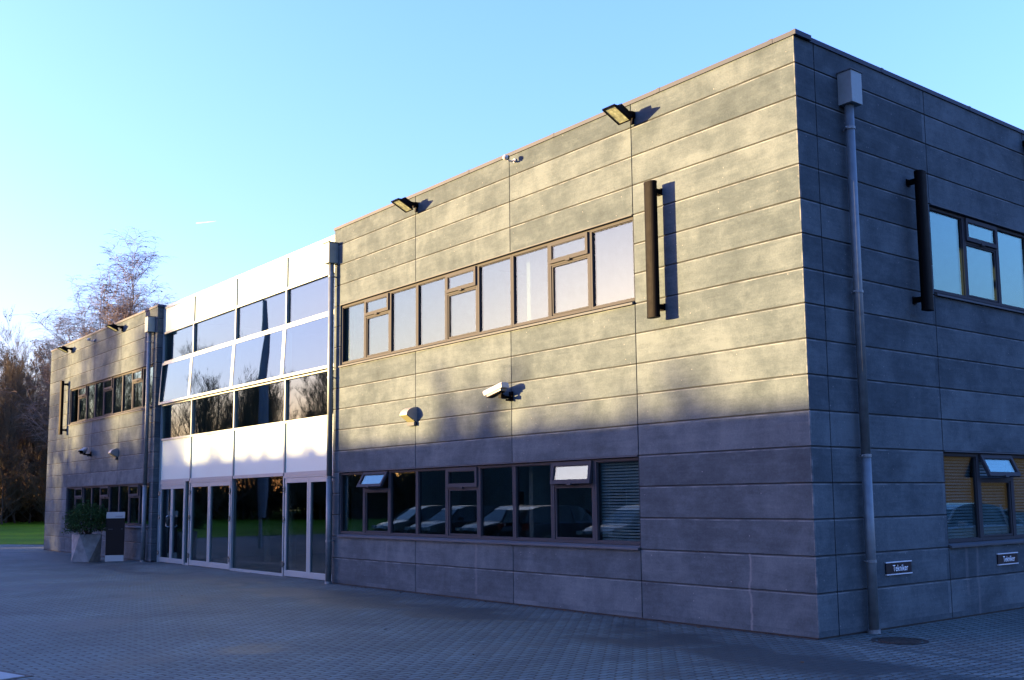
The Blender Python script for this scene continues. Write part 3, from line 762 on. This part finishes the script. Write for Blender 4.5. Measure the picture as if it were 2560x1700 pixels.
def totem():
    r = empty('sign_totem', (-24.77, -.62, 0), math.atan2(.40, .16)); tag(r, 'free-standing dark sign totem with a white head and white foot beside the planter', 'sign')
    # local x runs along the face, -y faces the viewer
    b = MB(); b.box(-.26, .26, -.05, .05, .185, 1.285); b.build('black_panel', 'totem_black', r, bevel=.004)
    b = MB(); b.box(-.262, .262, -.052, .052, 0, .183); b.build('white_foot', 'camera_white', r, bevel=.004)
    b = MB(); b.box(-.262, .262, -.054, .054, 1.287, 1.475); b.build('white_head', 'camera_white', r, bevel=.004)
    b = MB(); x = .0; rnd = random.Random(3)
    for i in range(10):
        wd = rnd.choice((.012, .014, .017)); b.box(x, x + .004, -.0575, -.0545, 1.335, 1.357 + (.008 if i in (4, 8) else 0)); b.box(x + wd - .004, x + wd, -.0575, -.0545, 1.335, 1.357); b.box(x, x + wd, -.0575, -.0545, 1.352 if i % 2 else 1.335, 1.357 if i % 2 else 1.340); x += wd + .005
    b.build('logo_lettering', 'totem_purple', r)
    b = MB(); b.box(x + .002, x + .014, -.0575, -.0545, 1.363, 1.375); b.build('logo_dot', 'totem_red', r)
    b = MB(); b.box(-.20, -.07, -.0525, -.0501, .955, .972); b.box(.17, .21, -.0525, -.0501, .955, .975); b.build('lettering', 'shutter_metal', r)
totem()

rnd = random.Random(11); b = MB()
for k in range(170):
    if k < 120: x = rnd.uniform(-18, -.2); y = -rnd.expovariate(9) - .02 if x > -12.2 else .16 - rnd.expovariate(9)
    elif k < 140: x = rnd.uniform(.1, 1.6); y = rnd.uniform(.4, 7)
    else: x = rnd.uniform(-16, 5); y = rnd.uniform(-7, -.5)
    s = rnd.uniform(.012, .034); a = rnd.uniform(0, 6.28); c_, s_ = math.cos(a) * s, math.sin(a) * s; h = rnd.uniform(.004, .02)
    b.quad((x + c_, y + s_, .006), (x - s_ * .6, y + c_ * .6, h), (x - c_, y - s_, .008), (x + s_ * .6, y - c_ * .6, h * .6))
o = b.build('fallen_leaves', 'leaf_russet'); tag(o, 'few brown fallen leaves scattered on the paving along the wall', 'leaves', kind='stuff')

# ------------------------------------------------------------------ trees
def tree_meshes(seed, H, style):
    """bare tree: trunk mesh and crown mesh (limbs, twigs and, in some, a few dead leaves)"""
    rnd = random.Random(seed); T_, Cn = MB(), MB()
    birch = style == 'birch'; brush = style == 'thicket'
    r0 = H * (.0085 if birch else .0105)
    n = 9; pts = [Vector((0, 0, -.3))]; lean = Vector((rnd.uniform(-.03, .03), rnd.uniform(-.03, .03), 0))
    for i in range(1, n + 1):
        pts.append(Vector((0, 0, H * i / n)) + lean * H * (i / n) ** 1.5 + Vector((rnd.gauss(0, .006) * H, rnd.gauss(0, .006) * H, 0)))
    rs = [r0 * (1 - i / (n + .4)) ** .8 for i in range(n + 1)]
    T_.tube(pts, rs, 7, False)
    if birch or rnd.random() < .5:                       # a fork
        k = rnd.randint(3, 5); q = [pts[k]]; d = Vector((rnd.uniform(-.3, .3), rnd.uniform(-.3, .3), 1)).normalized()
        for i in range(5): q.append(q[-1] + d * H * .105); d = (d + Vector((rnd.gauss(0, .08), rnd.gauss(0, .08), .25))).normalized()
        T_.tube(q, [rs[k] * .75 * (1 - i / 5.4) for i in range(6)], 6, False)
    else: q = None
    def at(stem, f):
        x = f * (len(stem) - 1); i = min(int(x), len(stem) - 2); return stem[i].lerp(stem[i + 1], x - i)
    def twig(p, d, L, r, depth):
        segs = 3; P = [p]; dd = d.copy()
        for i in range(segs):
            g = Vector((rnd.gauss(0, .14), rnd.gauss(0, .14), (.16 if not birch or depth < 2 else -.30)))
            dd = (dd + g).normalized(); P.append(P[-1] + dd * L / segs)
        rad = [r, r * .75, r * .5, r * .25]
        Cn.cur = 0; Cn.tube(P, rad, 3 if depth else 4, False)
        if depth < 3:
            m_ = (8, 6, 4)[depth] if not brush else (8, 6, 4)[depth]
            for k in range(m_):
                f = rnd.uniform(.2, 1); a = rnd.uniform(0, 6.28); b_ = at(P, f)
                s = Vector((math.cos(a), math.sin(a), rnd.uniform(.1, .7))).normalized()
                nd = (dd * .8 + s * .85).normalized()
                twig(b_, nd, L * rnd.uniform(.38, .58), max(.009, r * .5), depth + 1)
        elif rnd.random() < LEAF:
            Cn.cur = 1
            for _ in range(2):
                c = at(P, rnd.uniform(.3, 1)); s = rnd.uniform(.035, .065); e = Vector((rnd.gauss(0, 1), rnd.gauss(0, 1), rnd.gauss(0, 1))).normalized(); f = e.orthogonal()
                Cn.quad(c + e * s, c + f * s * .7, c - e * s, c - f * s * .7)
    LEAF = {'birch': .03, 'wood': .06, 'russet': .4, 'thicket': .3}[style]
    nb = {'birch': 46, 'wood': 34, 'russet': 34, 'thicket': 17}[style]
    lo = {'birch': .22, 'wood': .22, 'russet': .12, 'thicket': .03}[style]
    for k in range(nb):
        f = lo + (1 - lo) * (k + rnd.random()) / nb; f = min(f, .985)
        stem = pts if q is None or f < .45 or rnd.random() < .6 else q
        ff = f if stem is pts else (f - .4) / .6
        p = at(stem, max(.02, min(.98, ff))); a = rnd.uniform(0, 6.28)
        el = {'birch': .9, 'wood': 1.0, 'russet': .75, 'thicket': .7}[style] + rnd.uniform(-.25, .25)
        d = Vector((math.cos(a) * math.cos(el), math.sin(a) * math.cos(el), math.sin(el)))
        L = H * (.33 if not brush else .42) * (1.1 - f * .75) * rnd.uniform(.75, 1.15)
        twig(p, d, L, max(.02, r0 * .42 * (1.15 - f)), 0)
    return T_.mesh('trunk', 'bark_birch' if birch else 'bark_brown'), Cn.mesh('crown', ['twig_birch' if birch else 'twig_brown', 'leaf_russet'])
PROTO = {'birch': [(tree_meshes(s, 20, 'birch'), 20) for s in (1, 2, 3)],
         'wood': [(tree_meshes(s, 20, 'wood'), 20) for s in (11, 12, 13)],
         'russet': [(tree_meshes(s, 17, 'russet'), 17) for s in (21, 22)],
         'thicket': [(tree_meshes(s, 7, 'thicket'), 7) for s in (31, 32)]}
def tree(style, x, y, H, label, group=None, i=0, rz=None, wide=1.0, rnd=random.Random(99)):
    (tm, cm), h0 = PROTO[style][i % len(PROTO[style])]
    nm = {'birch': 'birch_tree', 'wood': 'bare_tree', 'russet': 'bare_tree', 'thicket': 'bush'}[style]
    z = lawn_z(x) if x < -43 else 0
    r = empty(nm, (x, y, z), rnd.uniform(0, 6.28) if rz is None else rz); s = H / h0; r.scale = (s * wide, s * wide, s)
    tag(r, label, 'bush' if style == 'thicket' else 'tree', group)
    for nme, me in (('trunk' if style != 'thicket' else 'stems', tm), ('crown', cm)):
        o = bpy.data.objects.new(nme, me); col.objects.link(o); o.parent = r
    return r
CX, CY = 7.84, -10.785
def on_ray(px, D):                                       # px column of the photograph -> ground point at distance D
    k = .205 + (px / 400.0) * .148; n = math.hypot(1, k); return CX - D / n, CY + D * k / n
# the birches above the far wing
for px, D, H, i, rz, lb in ((303, 74, 20.4, 0, .4, 'tallest bare birch with a pale forked trunk, rising above the far wing roof'),
                        (232, 78, 17.4, 1, 2.0, 'second bare birch, just left of the tallest one, behind the far wing roof'),
                        (345, 80, 17.2, 2, 4.0, 'lower bare birch right of the tallest one, its twigs ending beside the white entrance bay'),
                        (262, 84, 17.4, 2, 5.2, 'slim bare birch standing behind and left of the tallest one'),
                        (178, 80, 15.6, 2, 1.0, 'bare birch with twiggy crown above the outer corner of the far wing'),
                        (378, 98, 15.2, 0, 3.3, 'farthest right bare birch, only its fine top showing beside the entrance bay')):
    x, y = on_ray(px, D); tree('birch', x, y, H * .86, lb, 'birches behind the far wing', i, rz, 1.3)
x, y = on_ray(36, 92); tree('wood', x, y, 14.3, 'tall thin bare tree with few branches at the left edge of the picture', None, 0, .5, .7)
rnd = random.Random(42)
WL = 'bare brown tree in the dense wood left of the far wing'
WR = 'russet-twigged bare tree in the dense wood left of the far wing'
for row, (D, n, h0, h1) in enumerate(((96, 13, 12.5, 15.5), (104, 13, 13, 16), (114, 14, 14, 17.5), (126, 14, 15, 19))):
    for k in range(n):
        px = -190 + (690 if row else 620) * (k + rnd.uniform(.1, .9)) / n
        if row == 0 and px > 420: continue
        x, y = on_ray(px, D + rnd.uniform(-3, 3)); H = rnd.uniform(h0, h1)
        if px > 210: H *= .82
        H *= .88
        if rnd.random() < .5: tree('russet', x, y, H, WR, WR.replace('tree', 'trees', 1), k)
        else: tree('wood', x, y, H, WL, WL.replace('tree', 'trees', 1), k)
for k in range(20):
    px = -150 + 560 * (k + rnd.uniform(.2, .8)) / 20; x, y = on_ray(px, 90 + rnd.uniform(-2, 3))
    tree('thicket', x, y, rnd.uniform(3.2, 6.0), 'brown leafless bush at the foot of the wood behind the lawn', 'brown bushes at the foot of the wood', k, None, 1.5)
# wood to the south-west, seen mirrored in the glazing
WS = 'bare tree of the south-western wood, seen mirrored in the entrance glazing'
k = 0
def in_sun(x, y): return math.degrees(math.atan2(y, x + 35)) % 360 > 221.5    # keep the low sun free
for row, (off, h0, h1, n) in enumerate(((0, 10.5, 14, 13), (10, 12, 15.5, 11), (24, 13, 17, 10))):
    for j in range(n):
        f = (j + rnd.uniform(.1, .9)) / n; a = R(184 + 38 * f)     # bearing seen from the entrance bay
        D = 62 + off + rnd.uniform(-3, 3) + 20 * max(0, f - .5)
        x, y = -18 + D * math.cos(a), D * math.sin(a); H = rnd.uniform(h0, h1)
        if in_sun(x, y): continue
        tree('wood', x, y, H, WS, 'bare trees mirrored in the entrance glazing', k); k += 1
for j in range(34):
    a = R(184 + 38 * (j + rnd.random()) / 34); D = 59 + rnd.uniform(-1.5, 2) + (8 if j % 2 else 0); x, y = -18 + D * math.cos(a), D * math.sin(a)
    if in_sun(x, y): continue
    tree('thicket', x, y, rnd.uniform(4.0, 7), 'leafless bush in front of the south-western wood, seen mirrored in the glazing', 'bushes mirrored in the glazing', j, None, 1.6)
# unseen bushes added behind the warehouse: their twigs break up the edge of its shadow
rnd = random.Random(77)
shade_bushes = [(-66.5 + .85 * j + rnd.uniform(-.3, .3), -46.5 + rnd.uniform(-2.5, 2.5), 8.0 + (rnd.uniform(-.2, .2) if j < 17 else rnd.uniform(-.7, .9)) + (1.0 if j < 3 else 0)) for j in range(47)]
for j, (x, y, H) in enumerate(shade_bushes + [(-63.6, -38, 7.5), (-67, -40, 8.5), (-65, -35, 6.5)]):
    tree('thicket', x, y, H * .92, 'unseen leafless bush behind the metal warehouse, added to fray its shadow edge', 'unseen bushes behind the metal warehouse', j, None, 1.0)
# unseen belt of bare trees added beyond the warehouse: it filters the low sun on the front
for j in range(22):
    x = -96 + j * 2.9 + rnd.uniform(-1, 1); y = -62 + rnd.uniform(-4, 4)
    if x > -72 and j % 3: continue
    H = (9.3 if x > -72 else 14.0) + rnd.uniform(-1.0, 1.0)
    tree('wood', x, y, H, 'unseen bare tree in the belt beyond the metal warehouse, added to filter the low sun', 'unseen trees in the belt beyond the warehouse', j, None, .9)
# undergrowth that closes the foot of the woods
b = MB(); rnd = random.Random(8)
def brushy(px_or_none, x, y, z, h):
    for _ in range(5):
        a = rnd.uniform(0, 6.28); l = rnd.uniform(.5, 1) * h; dx, dy = math.cos(a) * l * .4, math.sin(a) * l * .4; wv = rnd.uniform(.02, .06)
        b.quad((x - wv, y, z), (x + wv, y + wv, z), (x + dx, y + dy, z + l))
        c = Vector((x + dx * .7, y + dy * .7, z + l * .7)); e = Vector((rnd.gauss(0, 1), rnd.gauss(0, 1), rnd.gauss(0, 1))).normalized() * .16; f = e.orthogonal()
        b.quad(c + e, c + f, c - e, c - f)
for _ in range(5200):
    x, y = on_ray(rnd.uniform(-220, 460), rnd.uniform(93, 135)); brushy(None, x, y, lawn_z(x), rnd.uniform(1.0, 3.6))
for _ in range(9000):
    a = R(rnd.uniform(184, 232)); D = rnd.uniform(61, 112); x, y = -18 + D * math.cos(a), D * math.sin(a)
    if x < -66 or y < -48: brushy(None, x, y, lawn_z(x), rnd.uniform(1.5, 4.2))
for _ in range(5000):
    a = R(rnd.uniform(205, 222)); D = rnd.uniform(66, 90); x, y = -12 + D * math.cos(a), D * math.sin(a)
    if x < -65: brushy(None, x, y, lawn_z(x), rnd.uniform(3.0, 5.8))
o = b.build('undergrowth', 'brush_brown'); tag(o, 'dark brown undergrowth filling the foot of the woods', 'undergrowth', kind='stuff')
# ------------------------------------------------------------------ surroundings that the glass mirrors and that shade the front
def warehouse():
    r = empty('warehouse', (-62, -34, 0)); tag(r, 'long low grey metal warehouse across the car park, seen mirrored in the lower windows', 'building')
    L, D, H = 66, 9, 6.8; b = MB(); n = int(L / .3)
    for k in range(n):                                   # trapezoid sheeting
        x = k * .3
        if any(a < x + .15 < a + 3.6 for a in (6, 16, 26, 36, 46, 56)): z0 = 3.4
        else: z0 = 0
        b.box(x, x + .17, -.035, 0, z0, H - .25)
    b.box(0, L, -D, -.036, 0, H - .15); b.build('wall', 'metal_cladding', r)
    b = MB(); b.box(-.2, L + .2, -D - .2, .12, H - .15, H); b.build('roof', 'roof_felt', r)
    for a in (6, 16, 26, 36, 46, 56):
        b = MB()
        for j in range(17): b.box(a, a + 3.6, -.03, .01 + .012 * (j % 2), j * .2, j * .2 + .19)
        b.build('shutter_door', 'shutter_metal', r)
    for a in (12, 22, 32, 42, 52):
        b = MB(); b.ring(a, a + 1.6, 1.1, 2.3, .06, -.01, .03, lambda u, d, z: (u, d + .005, z)); f = b.build('window', 'white_aluminium', r)
        b = MB(); b.box(a + .05, a + 1.55, 0.002, .012, 1.15, 2.25); b.build('pane', 'car_glass', f)
warehouse()
def brick_house():
    r = empty('brick_building', (25, 86, 0)); tag(r, 'orange brick building in evening sun, seen mirrored in the lower side window', 'building')
    L, D, H = 55, 12, 8; b = MB(); b.box(0, L, 0, D, 0, H); b.build('wall', 'orange_brick', r)
    b = MB(); b.box(-.3, L + .3, -.3, D + .3, H, H + .25); b.build('roof', 'roof_felt', r)
    for k in range(5):
        for z in (5.2,):
            x = 2 + k * 10.4; b = MB(); b.ring(x, x + 1.8, z, z + 1.4, .08, -.04, .02, lambda u, d, zz: (u, d, zz)); f = b.build('window', 'white_aluminium', r)
            b = MB(); b.box(x + .07, x + 1.73, -.02, -.01, z + .07, z + 1.33); b.build('pane', 'car_glass', f)
brick_house()
def car(loc, rz, paint, label, estate=True, group=None):
    r = empty('parked_car', loc, rz); tag(r, label, 'car', group)
    # stations along x: (x, z_low, z_belt, half width); greenhouse: (x, z, half width)
    st = [(-2.25, .42, .62, .62), (-2.2, .28, .78, .74), (-1.9, .24, .92, .84), (-1.3, .22, .95, .88), (-.3, .22, .95, .89), (.7, .22, .94, .89), (1.25, .23, .90, .87), (1.8, .25, .80, .80), (2.15, .30, .68, .68), (2.25, .40, .58, .55)]
    b = MB(); rings = []
    for x, z0, z1, hw in st:
        zm = (z0 + z1) / 2; pr = [(-hw * .86, z0), (-hw, z0 + .08), (-hw * 1.01, zm), (-hw * .97, z1 - .06), (-hw * .88, z1), (0, z1 + .035)]
        pr = pr + [(-a, c) for a, c in pr[-2::-1]]; rings.append([(x, a, c) for a, c in pr])
    for p, q in zip(rings, rings[1:]):
        m_ = len(p)
        for i in range(m_): j = (i + 1) % m_; b.quad(p[i], q[i], q[j], p[j])
    b.quad(*rings[0]); b.quad(*rings[-1][::-1]); b.build('body', paint, r, smooth=True)
    g = ([(-2.12, .93, .70), (-1.95, 1.36, .60), (-1.5, 1.46, .60)] if estate else [(-2.0, .93, .66), (-1.45, 1.30, .56), (-1.0, 1.43, .58)]) + [(-.4, 1.49, .61), (.25, 1.46, .60), (.62, 1.34, .57), (1.22, .93, .66)]
    gl, rf = MB(), MB(); prev = None
    for x, z, hw in g:
        bw = .80; cur = ((x, -bw if abs(z - .93) > .01 else -hw, .93), (x, -hw, z), (x, hw, z), (x, bw if abs(z - .93) > .01 else hw, .93))
        if prev:
            gl.quad(prev[0], cur[0], cur[1], prev[1]); gl.quad(prev[3], cur[3], cur[2], prev[2])
            steep = abs(prev[1][2] - cur[1][2]) > .18
            (gl if steep else rf).quad(prev[1], cur[1], cur[2], prev[2])
            if not steep:
                rf.quad(prev[1], cur[1], (cur[1][0], cur[1][1] - .02, cur[1][2] - .06), (prev[1][0], prev[1][1] - .02, prev[1][2] - .06)); rf.quad(prev[2], cur[2], (cur[2][0], cur[2][1] + .02, cur[2][2] - .06), (prev[2][0], prev[2][1] + .02, prev[2][2] - .06))
        prev = cur
    gl.build('windows', 'car_glass', r)
    for xx in (-1.15, -.1, ):
        for s in (-1, 1): rf.tube([(xx, s * .815, .93), (xx - .03, s * .625, 1.43)], .03, 5)
    for s in (-1, 1): rf.tube([(1.22, s * .74, .93), (.62, s * .59, 1.35)], .035, 5); rf.tube([(g[0][0], s * .72, .93), (g[1][0], s * .61, g[1][1])], .04, 5)
    rf.build('roof', paint, r)
    for x in (-1.38, 1.38):
        for s in (-1, 1):
            wv = MB(); wv.tube([(x, s * .72, .32), (x, s * .90, .32)], .32, 22); wo_ = wv.build('wheel', 'tyre_rubber', r)
            wv = MB(); wv.tube([(x, s * .895, .32), (x, s * .912, .32)], .21, 16); wv.build('rim', 'rim_alloy', wo_)
    for s in (-1, 1):
        h = MB(); h.box(2.08, 2.235, s * .62 - .14, s * .62 + .14, .58, .70); h.build('headlight', 'lamp_clear', r)
        h = MB(); h.box(-2.245, -2.1, s * .68 - .09, s * .68 + .09, .68, .90); h.build('tail_light', 'lamp_red', r)
        h = MB(); h.box(.70, .86, s * .93 - .08, s * .93 + .08, .92, 1.04); h.build('wing_mirror', paint, r)
for x, y, rz, p, lb, es in ((-29.5, -13.6, R(96), 'car_black', 'black estate car, farthest left of the parked row mirrored in the lower windows', True),
                        (-26.4, -13.2, R(88), 'car_silver', 'silver estate car in the parked row mirrored in the lower windows', True),
                        (-23.3, -13.5, R(92), 'car_black', 'black hatchback in the middle of the parked row mirrored in the lower windows', False),
                        (-20.2, -13.1, R(-90), 'car_blue', 'dark blue estate car in the parked row mirrored in the lower windows', True),
                        (-16.6, -13.5, R(90), 'car_black', 'black estate car, nearest of the parked row mirrored in the lower windows', True),
                        (-13.0, -14.4, R(84), 'car_blue', 'dark blue hatchback at the right end of the mirrored parked row', False)):
    car((x, y, 0), rz, p, lb, es, 'cars parked across the yard')
car((6.6, 15.2, 0), R(-82), 'car_white', 'white hatchback mirrored in the lower side window', False)
r = empty('flagpole', (-29.2, -5.6, 0)); tag(r, 'white flagpole with a furled flag, seen mirrored in the entrance glazing', 'flagpole')
b = MB(); b.tube([(0, 0, 0), (0, 0, 11)], [.07, .035], 12); b.build('pole', 'pole_white', r)
b = MB(); b.tube([(.14, 0, 9.4), (.16, 0, 8), (.20, .02, 5), (.17, 0, 2.2), (.14, 0, 1.15)], [.06, .15, .19, .2, .13], 10); b.build('flag', 'flag_cloth', r)
# contrail
b = MB(); o0 = Vector((7.84, -10.79, 1.74)); d0 = Vector((-.90461679, .34425692, .25130784)); d1 = Vector((-.897618, .36010501, .25417771))
b.tube([o0 + d0 * 6000, o0 + d0.lerp(d1, .3).normalized() * 6000, o0 + d0.lerp(d1, .6).normalized() * 6000, o0 + d1 * 6000], [2.2, 2.6, 2, .6], 8)
o = b.build('contrail', 'contrail_vapour'); tag(o, 'faint short white contrail in the clear sky above the entrance bay', 'contrail')
